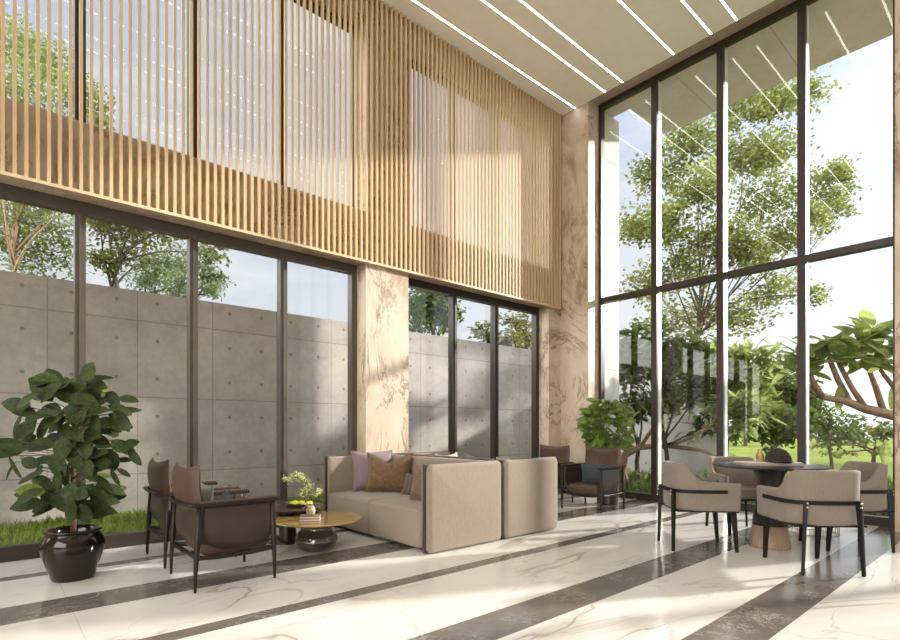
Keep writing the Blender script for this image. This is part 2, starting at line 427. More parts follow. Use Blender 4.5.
def glazing(name, axis, a0, a1, z0, z1, plane, mulls, mat, fw=.07, head=.10, sill=.12, depth=.10, mw=.078, transom=None, sun_sides=False, gl=.055, fw0=None):
    """a glazed opening: frame, mullions, panes. axis x: lies in a plane of constant y"""
    r = thing(name, None, None, kind='structure')
    def bx(mb, u0, u1, w0, w1, zz0, zz1):
        if axis == 'x': mb.box(u0, u1, w0, w1, zz0, zz1)
        else: mb.box(w0, w1, u0, u1, zz0, zz1)
    f = MB()
    fw0 = fw0 or fw
    bx(f, a0, a0 + fw0, plane, plane + depth, z0, z1); bx(f, a1 - fw, a1, plane, plane + depth, z0, z1)
    bx(f, a0 + fw0, a1 - fw, plane, plane + depth, z1 - head, z1); f.build('window_frame', mat, r)
    f = MB(); bx(f, a0 + fw0, a1 - fw, plane, plane + depth, z0, z0 + sill); f.build('window_sill', M['bronze'], r)
    ed = [a0 + fw0] + [m for m in mulls] + [a1 - fw]
    for m in mulls:
        k = MB(); bx(k, m - mw / 2, m + mw / 2, plane, plane + (.045 if sun_sides else depth), z0 + sill, z1 - head)
        if axis == 'x': bx(k, m - mw * .12, m + mw * .12, plane - .012, plane, z0 + sill, z1 - head)
        mo = k.build('mullion', mat, r)
        if sun_sides:
            k = MB(); bx(k, m - mw / 2 + .004, m + mw / 2 - .004, plane + .045, plane + .15, z0 + sill, z1 - head)
            tag(k.build('mullion_sun_side', M['cap'], mo), 'outer mullion side, sunlight painted pale')  # sun on the bronze mullion side, painted as a pale strip
    if transom:
        for i in range(len(ed) - 1):
            lo = ed[i] + (mw / 2 if i else 0); hi = ed[i + 1] - (mw / 2 if i < len(ed) - 2 else 0)
            k = MB(); bx(k, lo, hi, plane, plane + .11, transom - .04, transom + .04); k.build('transom', mat, r)
    for i in range(len(ed) - 1):
        lo = ed[i] + (mw / 2 if i else 0); hi = ed[i + 1] - (mw / 2 if i < len(ed) - 2 else 0)
        zs = [(z0 + sill, z1 - head)] if not transom else [(z0 + sill, transom - .04), (transom + .04, z1 - head)]
        for q0, q1 in zs:
            k = MB(); bx(k, lo, hi, plane + gl - .005, plane + gl + .005, q0, q1); k.build('glass_pane', M['glass'], r)
    return r
glazing('window_1', 'x', -2.5, 3.36, 0, 3.045, YW, [-2.16, -1.24, -.32, .603, 1.52, 2.44], M['frame'])
glazing('window_2', 'x', 3.985, 6.794, 0, 3.045, YW, [4.95, 5.80], M['bronze'])
glazing('window_3', 'x', -2.5, 3.36, 3.64, 5.93, YW, [-2.16, -1.24, -.32, .603, 1.52, 2.44], M['bronze'], head=.04, sill=.03, fw=.05)
glazing('window_4', 'x', 3.985, 6.75, 3.64, 5.93, YW, [4.95, 5.80], M['bronze'], head=.04, sill=.03, fw=.05)
glazing('window_5', 'y', 1.083, 4.845, 0, 6.27, XW, [1.998, 2.94, 3.872], M['bronze'], head=.075, sill=.10, fw=.085, mw=.088, transom=3.12, sun_sides=True, gl=.03, fw0=.06)
glazing('window_6', 'y', -4.6, .33, 0, 6.27, XW, [-3.6, -2.6, -1.62, -.64], M['bronze'], head=.075, sill=.10, fw=.085, mw=.088, transom=3.12, sun_sides=True, gl=.03)

# slatted oak screen hung in front of the upper wall
r = thing('slatted_screen', 'tall pale oak slatted screen covering the upper left wall', 'screen', (2.0, 5.3, 3.0))
b = MB(); x = -3.0
x = .0853 - .0708 * 43
while x < 7.06:
    b.box(x - .0125 - 2, x + .0125 - 2, -.01, .025, .045, CEIL - 3.0); x += .0708
b.build('slats', M['slat'], r)
b = MB(); b.box(-5.06, 5.06, -.015, .045, .018, .045); b.build('bottom_rail', M['rail'], r)

# recessed light strips in the ceiling
r0 = None
LY = [(5.037, 'nearest the slatted screen'), (4.492, 'second out from the slatted screen'), (4.195, 'third out from the slatted screen'), (3.419, 'fourth out from the slatted screen'),
      (2.922, 'fifth out from the slatted screen'), (2.612, 'sixth out from the slatted screen, shortest in view'), (1.84, None), (1.34, None), (1.04, None), (-.2, None), (-1.2, None), (-2.6, None)]
for i, (y, w) in enumerate(LY):
    lb = 'slim white light strip in ceiling, ' + (w or 'beyond the six strips over the windows')
    if r0 is None:
        r0 = thing('ceiling_light', lb, 'ceiling light', (1.2, y, CEIL), group='ceiling light strips')
        b = MB(); b.box(-5.9, 5.87, -.012, .012, -.004, 0.0); b.build('diffuser', M['light'], r0)
        b = MB(); b.box(-5.9, 5.87, -.017, -.012, -.005, 0.0); b.box(-5.9, 5.87, .012, .017, -.005, 0.0); b.build('housing', M['alu'], r0)
    else:
        dup(r0, (1.2, y, CEIL), 0, lb)

# ------------------------------------------------------------------ outside the room
b = MB(); b.box(-40, 75, -60, 90, -.6, -.09); struct('ground', b, M['lawn'])
b = MB(); b.box(XW + .15, 12.5, -12, 14, -.1, -.07); struct('added_bounce_bed', b, M['soilg'])  # soil added under the grass to make the bounce light warmer
b = MB(); b.box(-6, 9.9, 7.40, 7.60, -.1, 2.765); struct('garden_wall', b, M['conc'])['kind'] = 'structure'
b = MB(); b.box(XW + .145, 8.05, 4.845, 5.3, -.1, 6.27); struct('fin_wall', b, M['concp'])
b = MB(); b.box(XW + .145, 8.95, -7, 4.51, 6.25, 6.6); b.box(XW + .145, 7.86, 4.51, 5.3, 6.27, 6.6); struct('roof_overhang', b, M['concs'])
b = MB(); b.box(11.0, 11.2, 4.34, 8.6, -.1, 2.35); struct('boundary_wall', b, M['concy'])
b = MB(); b.box(XW + .14, 7.75, -6, 4.8, -.1, -.02); struct('terrace_edge', b, M['concp'])

def grass_patch(name, label, n, fx, hmin, hmax, mat, wid=.007):
    b = MB()
    for _ in range(n):
        x, y = fx(); h = R_(hmin, hmax); a = R_(0, 2 * PI); l = R_(.1, .6) * h
        dx, dy = math.cos(a), math.sin(a); w = wid * R_(.7, 1.3)
        b.add([(x - dy * w, y + dx * w, -.09), (x + dy * w, y - dx * w, -.09), (x + dx * l * .4 + dy * w * .6, y + dy * l * .4 - dx * w * .6, h * .6 - .05), (x + dx * l, y + dy * l, h - .05), (x + dx * l * .4 - dy * w * .6, y + dy * l * .4 + dx * w * .6, h * .6 - .05)], [(0, 1, 2, 3, 4)])
    return tag(b.build(name, mat), label, 'grass', kind='stuff')
grass_patch('grass', 'bright green grass strip between glazing and concrete garden wall', 26000, lambda: (R_(-2.5, 7.9), R_(5.86, 7.26)), .07, .19, M['grass'], .010)
def lawn_xy():
    while True:
        x, y = 7.95 + abs(random.gauss(0, 2.2)), R_(-.5, 6.5)
        if (x < 8.3 and y > 4.6) or (10.8 < x < 11.4 and y > 4.1) or x < 7.9: continue
        return x, y
grass_patch('lawn_grass', 'long green grass just outside the tall right windows', 26000, lawn_xy, .06, .24, M['longgrass'], .009)

def leaf_cloud(b, blobs, L, W, shell=.55):
    for c, rad, n in blobs:
        rad = rad if hasattr(rad, '__len__') else (rad, rad, rad * .8)
        # leaves gather on twigs so that the crown stays open
        k = max(3, n // 22)
        for _ in range(k):
            d = Vector((random.gauss(0, 1), random.gauss(0, 1), random.gauss(0, 1))).normalized()
            q = shell + (1 - shell) * random.random() if random.random() < .75 else random.random()
            t = Vector(c) + Vector((d.x * rad[0], d.y * rad[1], d.z * rad[2])) * q
            s = min(rad) * .30
            for _ in range(n // k):
                p = t + Vector((random.gauss(0, s), random.gauss(0, s), random.gauss(0, s * .6)))
                b.chip(p, L * R_(.7, 1.3), W * R_(.7, 1.3))
def branchy(b, p0, p1, r0, r1, wob=.12, n=5, seg=6):
    p0 = Vector(p0); p1 = Vector(p1); L = (p1 - p0).length; pts = []; rr = []
    off = Vector((R_(-1, 1), R_(-1, 1), R_(-.3, .8))) * L * wob
    for i in range(n + 1):
        t = i / n; pts.append(p0.lerp(p1, t) + off * math.sin(PI * t) + Vector((R_(-1, 1), R_(-1, 1), R_(-1, 1))) * L * .012 * (0 < i < n)); rr.append(r0 + (r1 - r0) * t)
    b.tube(pts, rr, seg); return pts
def tree(name, label, cat, base, fork, blobs, L, W, leaf, bark, r=.12, group=None, shell=.55, sub=3):
    base = Vector(base); t = thing(name, label, cat, base, 0, group); o = -base
    tb = MB(); branchy(tb, (0, 0, 0), Vector(fork) + o, r, r * .62, .04, 6, 9)
    for c, rad, n in blobs:
        c = Vector(c) + o; rr = rad if not hasattr(rad, '__len__') else min(rad)
        st = Vector(fork) + o - Vector((0, 0, R_(0, .25) * (Vector(fork) + o).z))
        pts = branchy(tb, st, c, r * .45, r * .12, .1)
        for _ in range(sub):
            s = random.choice(pts[2:]); d = Vector((R_(-1, 1), R_(-1, 1), R_(-.2, 1))).normalized()
            branchy(tb, s, c + d * rr * .8, r * .14, r * .03, .1, 4, 5)
    tb.build('trunk', bark, t, smooth=True)
    fb = MB(); leaf_cloud(fb, [(Vector(c) + o, rad, n) for c, rad, n in blobs], L, W, shell); fb.build('foliage', leaf, t)
    return t
DENS = 1.5
def ab(lst, d, DENS=DENS):     # (px, py, r_px, n) -> blob at depth d (+ offset)
    out = []
    for q in lst:
        px, py, rp, n = q[:4]; dd = d + (q[4] if len(q) > 4 else R_(-.8, .8)); out.append((at(px, py, dd), rp / FPX * dd, int(n * DENS)))
    return out

# tall light tree outside the right windows
d = 13.0
g = at(694, 500, d); g.z = -.09
tree('garden_tree', 'tall open tree with small yellow green leaves outside the right windows', 'tree', g, at(700, 300, d),
     ab([(735, 110, 26, 520), (770, 100, 26, 560), (800, 95, 24, 420), (690, 140, 30, 620), (655, 175, 26, 480), (640, 225, 26, 520), (665, 225, 28, 620), (700, 190, 30, 600), (740, 160, 32, 760),
         (775, 150, 28, 560), (765, 205, 32, 640), (820, 185, 28, 520), (842, 172, 18, 230), (838, 205, 18, 240), (815, 220, 20, 280), (720, 235, 30, 620), (745, 255, 30, 620), (780, 240, 26, 480),
         (690, 265, 28, 520), (650, 285, 28, 520), (770, 290, 30, 460), (810, 295, 15, 140), (705, 315, 32, 460), (665, 325, 28, 420), (740, 320, 26, 320)], d, 2.0), .100, .085, M['canopy'], M['barkd'], .05, shell=.3, sub=1)
# dark leafy shrubs in front of the boundary wall
def shrub(name, label, px, basey, d, blobs, L, W, leaf=None, bark=None, r=.05):
    g = at(px, basey, d); g.z = -.09
    return tree(name, label, 'shrub', g, at(px + R_(-4, 4), basey - 55, d), ab(blobs, d, 2.4), L * 1.1, W * 1.25, leaf or M['shrub'], bark or M['barkd'], r, sub=2)
shrub('leafy_shrub', 'dark glossy shrub against the pale fin wall outside first right window pane', 640, 492, 9.8, [(634, 365, 22, 260), (645, 345, 24, 260), (634, 405, 20, 180)], .17, .085)
shrub('leafy_shrub', 'tall dark shrub behind the first mullion of the right windows, boundary wall behind', 668, 490, 9.5, [(675, 365, 26, 300), (695, 355, 26, 280), (672, 395, 20, 180), (700, 390, 22, 200), (705, 425, 14, 70)], .17, .085)
shrub('leafy_shrub', 'yellow green long-leaved shrub behind the second right mullion', 726, 486, 9.1, [(730, 380, 24, 190), (742, 360, 24, 200), (735, 410, 22, 150), (750, 395, 20, 150)], .26, .07, M['plum'])
shrub('leafy_shrub', 'round bushy shrub seen just left of third right mullion above the dark table', 772, 470, 13.0, [(770, 380, 28, 420), (790, 400, 24, 320), (755, 410, 22, 260), (775, 425, 24, 300), (800, 425, 18, 180)], .2, .09)
shrub('leafy_shrub', 'small thin shrub on the lawn right of third mullion below the thick branch', 832, 468, 15, [(825, 420, 26, 160), (845, 432, 22, 120), (812, 400, 18, 110)], .2, .08)
# low spreading branch tree in front of the wall
g = at(628, 500, 9.5); g.z = -.09
t = thing('low_branch_tree', 'leaning garden tree with long low brown limb outside the first right panes', 'tree', g)
b = MB()
P = lambda px, py, d: at(px, py, d) - g
b.tube([Vector((0, 0, 0)), P(622, 472, 9.5), P(625, 455, 9.5), P(640, 447, 9.3), P(668, 446, 9.7), P(700, 450, 9.0)], [.085, .075, .065, .055, .045, .03], 9)
b.tube([P(640, 447, 9.3), P(655, 425, 9.3), P(662, 400, 9.5)], [.04, .03, .015], 7); b.tube([P(668, 446, 9.7), P(690, 438, 9.0), P(712, 424, 8.9), P(722, 402, 8.9)], [.035, .03, .025, .012], 7)
b.tube([P(625, 455, 9.5), P(630, 435, 9.6), P(634, 410, 9.7)], [.045, .03, .015], 7); b.tube([P(700, 450, 9.0), P(722, 458, 8.8)], [.03, .012], 6)
b.build('trunk', M['barkp'], t, smooth=True)
b = MB()
for px, py, dd in ((662, 400, 9.5), (655, 425, 9.3), (722, 402, 8.9), (712, 424, 8.9), (634, 410, 9.7), (722, 458, 8.8), (690, 438, 9.0), (700, 412, 9.0)):
    for _ in range(9):
        dv = Vector((R_(-1, 1), R_(-1, 1), R_(-.5, .7))); b.leaf(P(px + R_(-7, 7), py + R_(-7, 7), dd + R_(-.1, .1)), dv, (0, 0, 1), R_(.16, .28), R_(.05, .09), .3)
b.build('foliage', M['plum'], t)
# frangipani reaching in from the right
d = 8.4
g = at(935, 500, d); g.z = -.09
P = lambda px, py, dd=d: at(px, py, dd) - g
t = thing('frangipani_tree', 'thick-limbed frangipani with big leaves reaching in behind the right windows', 'tree', g)
b = MB()
b.tube([Vector((0, 0, 0)), P(938, 450), P(925, 425), P(897, 416), P(866, 409), P(845, 401), P(822, 397), P(808, 386)], [.11, .105, .10, .085, .07, .055, .045, .03], 10)
tips = []
for pts in ([(866, 409), (852, 388), (840, 366), (834, 352)], [(850, 403), (838, 380), (829, 358)], [(884, 413), (876, 388), (868, 366), (862, 352)], [(822, 397), (812, 380), (806, 364)],
            [(915, 420), (898, 392), (885, 376), (878, 366)], [(925, 425), (915, 390), (905, 350)], [(930, 430), (940, 380), (930, 330)], [(808, 386), (800, 378)]):
    b.tube([P(*p, d + R_(-.15, .15) * i) for i, p in enumerate(pts)], [.05, .042, .035, .028][:len(pts)], 8); tips.append(pts[-1])
b.build('trunk', M['barkp'], t, smooth=True)
b = MB()
for px, py in tips + [(872, 345), (890, 345), (850, 350)]:
    c = P(px, py)
    for k in range(11):
        a = 2 * PI * k / 11 + R_(-.3, .3); e = R_(-.6, 1.3)
        b.leaf(c + Vector((R_(-.12, .12), R_(-.12, .12), R_(-.10, .30))), (math.cos(a), math.sin(a), e), (-math.cos(a) * e - .5 * FW.x, -math.sin(a) * e - .5 * FW.y, 1), R_(.38, .54), R_(.22, .30), R_(.1, .35), .15)
for px, py, dx in ((885, 440, .1), (893, 385, .1), (840, 385, -.1)): b.leaf(P(px, py), (dx, 0, -1), (-.7, -.7, .1), .42, .17, .1)
b.build('foliage', M['plum'], t)
# layered young tree on the lawn
d = 17.
g = at(873, 488, d); g.z = -.09
tree('young_tree', 'young tree with flat layered twigs on the lawn at far right', 'tree', g, at(874, 450, d), [(at(860, 445, d), (1.0, .6, .16), 170), (at(885, 452, d), (.8, .6, .14), 150), (at(840, 455, d), (.9, .5, .14), 120), (at(872, 430, d), (.8, .5, .14), 120), (at(815, 447, d), (.7, .5, .12), 90)], .14, .06, M['olive'], M['barkd'], .07)
# bushes along the far edge of the lawn
i = 0
for px, d, rp, w in ((745, 34, 13, 'nearest the second right mullion'), (818, 40, 9, 'just right of the third mullion'), (850, 46, 8, 'between third mullion and young tree'), (884, 44, 9, 'at the right end')):
    g = at(px, 440, d); g.z = -.09
    tree('lawn_bush', 'distant rounded bush across the lawn, ' + w, 'bush', g, at(px, 436, d), ab([(px - rp * .7, 433, rp * .8, 120), (px + rp * .6, 434, rp * .8, 120), (px, 429, rp * .7, 110)], d), .45, .25, M['shrub'], M['barkd'], .12)
# low leafy plants at the foot of the boundary wall
for px, py, d, w in ((624, 478, 9.9, 'near the corner'), (640, 482, 9.4, 'behind the first mullion'), (690, 480, 9.6, 'between first and second mullions'), (700, 496, 8.6, 'nearest the glass')):
    g = at(px, 500, d); g.z = -.09
    t = thing('low_plant', 'low green broad-leaved plant outside right windows, ' + w, 'plant', g)
    b = MB(); s_ = MB()
    for _ in range(34):
        p0 = Vector((R_(-.18, .18), R_(-.18, .18), 0)); dv = Vector((R_(-1, 1), R_(-1, 1), R_(.8, 2.4))).normalized(); p1 = p0 + dv * R_(.15, .45)
        s_.tube([p0, p1], [.006, .003], 4); b.leaf(p1, (dv.x, dv.y, R_(-.2, .5)), (0, 0, 1), R_(.09, .17), R_(.05, .08), .3, nu=4)
    s_.build('stem', M['shrub'], t); b.build('foliage', M['bright'], t)

# trees behind the concrete garden wall on the left
def ltree(label, px, d, fork, blobs, L, W, leaf, bark, r=.14, name='garden_tree', sub=3):
    g = at(px, 440, d); g.z = -.09
    return tree(name, label, 'tree', g, at(*fork, d), ab(blobs, d), L, W, leaf, bark, r, shell=.35, sub=sub)
ltree('tall light green tree behind the concrete wall at far left edge', 10, 11.5, (14, 210),
      [(5, 40, 38, 800), (45, 60, 34, 800), (80, 95, 26, 560), (100, 120, 16, 260), (20, 95, 40, 900), (-25, 80, 40, 700), (30, 215, 34, 800), (55, 235, 26, 560), (5, 240, 34, 800), (-30, 200, 40, 700), (40, 262, 30, 640), (65, 130, 26, 460), (0, 150, 34, 600), (70, 208, 20, 300)], .11, .05, M['bright'], M['barkp'], .07)
ltree('open olive leaved tree behind the concrete wall, right of first mullion', 112, 13.5, (112, 262),
      [(100, 222, 22, 420), (125, 240, 26, 480), (140, 215, 22, 380), (108, 262, 22, 320), (160, 228, 24, 420), (185, 225, 20, 320), (210, 252, 16, 200), (150, 262, 22, 320), (92, 200, 20, 300), (212, 275, 14, 160)], .11, .085, M['olive'], M['barkd'], .08)
ltree('rounded silvery green tree behind the concrete wall, beside second mullion', 172, 12.5, (172, 290),
      [(165, 268, 24, 560), (190, 262, 22, 480), (145, 282, 18, 320), (205, 282, 18, 320), (180, 285, 22, 460), (215, 292, 12, 160)], .12, .045, M['silver'], M['barkd'], .1)
ltree('dark open tree behind the wall seen through the smaller left window', 430, 14.0, (432, 340),
      [(425, 305, 22, 420), (445, 315, 20, 360), (418, 322, 18, 280), (440, 295, 16, 240), (410, 300, 10, 120)], .15, .1, M['shrub'], M['barkd'], .11)
ltree('yellow green tree behind the wall in the right pane of the smaller left window', 517, 15.0, (516, 355),
      [(518, 325, 16, 300), (525, 342, 14, 240), (508, 340, 14, 240), (485, 335, 14, 200)], .14, .09, M['olive'], M['barkd'], .1)

# ------------------------------------------------------------------ furniture
def pillow_mesh(w, h, t, pinch=.10, nu=16, sag=0.0):
    b = MB()
    def side(sg):
        def fn(u, v):
            a = 2 * u - 1; c = 2 * v - 1
            k = ((1 - a * a) * (1 - c * c)) ** .5
            px = a * w / 2 * (1 - pinch * (1 - c * c) * a * a); pz = c * h / 2 * (1 - pinch * (1 - a * a) * c * c)
            if sag and c > 0: pz -= sag * h * (1 - abs(a)) ** 1.5 * c
            return Vector((px, sg * t / 2 * k, pz + h / 2))
        return fn
    b.grid(side(-1), nu, nu); b.grid(lambda u, v: side(1)(1 - u, v), nu, nu)
    return b
def pillow(label, loc, rz, lean, w, h, t, mat, pinch=.10, roll=0.0, sag=0.0, name='throw_pillow', group=None, flangemat=None):
    r = thing(name, label, 'cushion', loc, rz, group); 
    b = pillow_mesh(w, h, t, pinch, sag=sag)
    mt = Matrix.Rotation(lean, 4, 'X') @ Matrix.Rotation(roll, 4, 'Y')
    b.v = [tuple(mt @ Vector(p)) for p in b.v]
    b.build('cover', mat, r, smooth=True)
    # piping cord round the seam
    pb = MB(); ring = []
    for i in range(48):
        q = i / 48 * 4; s = int(q); f = (q - s) * 2 - 1
        a, c = ((f, -1), (1, f), (-f, 1), (-1, -f))[s]
        px = a * w / 2 * (1 - pinch * (1 - c * c) * a * a); pz = c * h / 2 * (1 - pinch * (1 - a * a) * c * c)
        if sag and c > 0: pz -= sag * h * (1 - abs(a)) ** 1.5 * c
        ring.append(mt @ Vector((px, 0, pz + h / 2)))
    pb.tube(ring + ring[:1], .005, 6, cap=False); pb.build('piping', mat, r, smooth=True)
    return r

# --- dining chairs -------------------------------------------------
def uplan(s, front, back, half, corner=.42):
    """half-round tub plan; s in -1..1 from right front round the back to left front"""
    straight = .52 - 0
    a = abs(s); sg = 1 if s > 0 else -1
    # back spans a<straight as superellipse, arms beyond
    if a < straight:
        th = a / straight * PI / 2
        y = half * (abs(math.sin(th)) ** corner_pow) * sg; x = -back * (abs(math.cos(th)) ** corner_pow)
    else:
        y = half * sg; x = front * (a - straight) / (1 - straight)
    return x, y
corner_pow = .62
def chair_top(s):
    a = abs(s)
    hi, lo = .768, .612
    t = (a - .30) / .24; t = max(0, min(1, t)); t = t * t * (3 - 2 * t)
    return hi + (lo - hi) * t - .02 * max(0, a - .6)
def make_dining(label, loc, rz):
    r = thing('dining_chair', label, 'chair', loc, rz, 'upholstered dining chairs round the table')
    b = MB(); z0 = .362; n = 64
    prof = []
    def section(u):
        s = 2 * u - 1; zt = chair_top(s); x, y = uplan(s, .27, .265, .270)
        nx, ny = uplan(s, .27, .265 - .05, .270 - .05)
        fl = lambda z: 1 + .10 * (z - .5)               # flare with height
        pts = []
        o = Vector((x, y, 0)); i = Vector((nx, ny, 0))
        if abs(s) >= .52: i.x = o.x
        for z in (z0, z0 + .02, .42, .5, .56, zt - .03, zt - .008):
            k = .965 if z == z0 else 1.0
            p = Vector((o.x * fl(z) * (k if abs(s) < .52 else 1), o.y * fl(z) * k, z)); pts.append(p)
        m = (o + i) / 2; pts.append(Vector((m.x * fl(zt), m.y * fl(zt), zt)))
        for z in (zt - .008, zt - .03, .56, .5, .44):
            pts.append(Vector((i.x * fl(z), i.y * fl(z), z)))
        return pts
    secs = [section(i / n) for i in range(n + 1)]; m = len(secs[0])
    v = [p for q in secs for p in q]; f = []
    for i in range(n):
        for k in range(m - 1): a = i * m + k; f.append((a, a + m, a + m + 1, a + 1))
    f.append(tuple(range(m))); f.append(tuple(n * m + k for k in range(m - 1, -1, -1)))
    b.add(v, f); b.build('backrest', M['chair'], r, smooth=True)
    b = MB(); b.box(-.16, .275, -.222, .222, .365, .462); b.build('seat', M['chair'], r, bevel=.035, seg=4)
    b = MB(); b.box(-.25, .262, -.255, .255, .350, .366); b.build('seat_base', M['black'], r, bevel=.006)
    b = MB(); pr = []
    N = 40
    def bandp(i, off, z):
        s = -.80 + 1.6 * i / N; x, y = uplan(s, .27, .265 + off, .270 + off); k = 1 + .10 * (z - .5); return Vector((x * k, y * k, z))
    v = []; f = []
    for i in range(N + 1): v += [bandp(i, .001, .515), bandp(i, .012, .515), bandp(i, .012, .545), bandp(i, .001, .545)]
    for i in range(N):
        for k in range(4): a = i * 4 + k; c = i * 4 + (k + 1) % 4; f.append((a, c, c + 4, a + 4))
    f += [(0, 1, 2, 3), (N * 4 + 3, N * 4 + 2, N * 4 + 1, N * 4)]
    b.add(v, f); b.build('band', M['black'], r)
    for sy in (1, -1):
        lg = MB(); lg.beam((-.262, .186 * sy, .545), (-.2725, .214 * sy, .0), .040, .024, .026, .022, 0.45 * sy * -1)
        lo = lg.build('leg', M['black'], r, bevel=.004, seg=2)
        for z in (.530, .500):
            k = MB(); k.ball((-.285, .187 * sy, z), .0085, 1, 1, 1, 8, 5); tag(k.build('bolt', M['brass'], lo, smooth=True), 'brass bolt head')
        lg = MB(); lg.beam((.235, .205 * sy, .352), (.2625, .208 * sy, 0), .040, .026); lg.build('leg', M['black'], r, bevel=.004, seg=2)
    return r
TC = (5.36, 1.70)
ch = make_dining('beige barrel dining chair nearest the camera with its back turned', (4.832, 1.248, 0), math.radians(45))
dup(ch, (4.862, 2.140, 0), math.radians(-46.7), 'beige barrel dining chair nearest the sofas, seen from its side')
dup(ch, (5.92, 2.17, 0), math.radians(225), 'beige barrel dining chair behind the dark round table, facing the camera')
dup(ch, (5.870, 1.255, 0), math.radians(134), 'beige barrel dining chair at far right against window edge')

t = thing('dining_table', 'dark round pedestal dining table with turned oak foot among beige chairs', 'table', (*TC, 0))
b = MB(); b.lathe([(.0, .722), (.42, .722), (.455, .728), (.465, .735), (.462, .742), (.0, .743)], 64); b.build('tabletop', M['tstone'], t, smooth=False)
b = MB(); b.lathe([(.142, .2), (.136, .26), (.118, .36), (.098, .48), (.092, .54), (.100, .61), (.128, .68), (.165, .722)], 40); b.build('pedestal', M['tstone'], t, smooth=True)
b = MB(); b.lathe([(.160, 0), (.166, .008), (.162, .03), (.143, .2)], 48); tag(b.build('foot', M['woodbase'], t, smooth=True), 'turned oak foot')
# things on the dining table
rz = math.radians(-41)
r = thing('tray_box', 'flat taupe box tray lying on the dark round table', 'tray', (5.30, 1.70, .743), rz)
b = MB(); b.box(-.25, .25, -.12, .12, 0, .028); b.build('tray_body', M['taupe'], r, bevel=.004)
b = MB(); b.box(-.24, .24, -.11, .11, .028, .032); b.build('top_sheet', M['cream'], r)
r = thing('moss_dome', 'dark brown moss dome on the taupe tray, dining table', 'ornament', (5.305, 1.615, .775))
b = MB(); b.lathe([(.108, 0), (.112, .012), (.10, .018), (0.0, .02)], 32); b.build('dish', M['tstone'], r, smooth=True)
b = MB()
def dome(u, v):
    a = 2 * PI * u; e = v * PI / 2; k = .104 * (1 + R_(-.05, .05)); return Vector((math.cos(a) * math.cos(e) * k, math.sin(a) * math.cos(e) * k, .016 + math.sin(e) * k * 1.0))
b.grid(dome, 34, 12, True); b.build('moss', M['darkmoss'], r, smooth=True)
r = thing('figurine', 'small mottled gold figurine beside the moss dome on dining table', 'ornament', (5.315, 1.765, .775))
b = MB(); b.lathe([(.028, 0), (.034, .01), (.03, .03), (.036, .05), (.03, .07), (.018, .082), (.022, .095), (.012, .11), (0, .113)], 20); b.build('figure_body', M['goldm'], r, smooth=True)
for k in (-1, 1): b = MB(); b.ball((.03 * k, 0, .045), .014); b.build('side_knob', M['goldm'], r, smooth=True)
# wire basket on the floor behind
r = thing('wire_basket', 'thin copper wire basket on floor behind nearest dining chair', 'basket', (6.36, 1.60, 0))
b = MB()
for rr, z in ((.20, .008), (.20, .10), (.20, .25)): b.tube([(rr * math.cos(2 * PI * k / 36), rr * math.sin(2 * PI * k / 36), z) for k in range(37)], .004, 5, cap=False)
b.build('hoop', M['wire'], r, smooth=True)
b = MB()
for k in range(32):
    a = 2 * PI * k / 32; b.tube([(.2 * math.cos(a), .2 * math.sin(a), .008), (.2 * math.cos(a), .2 * math.sin(a), .25)], .0022, 4)
b.build('wires', M['wire'], r)

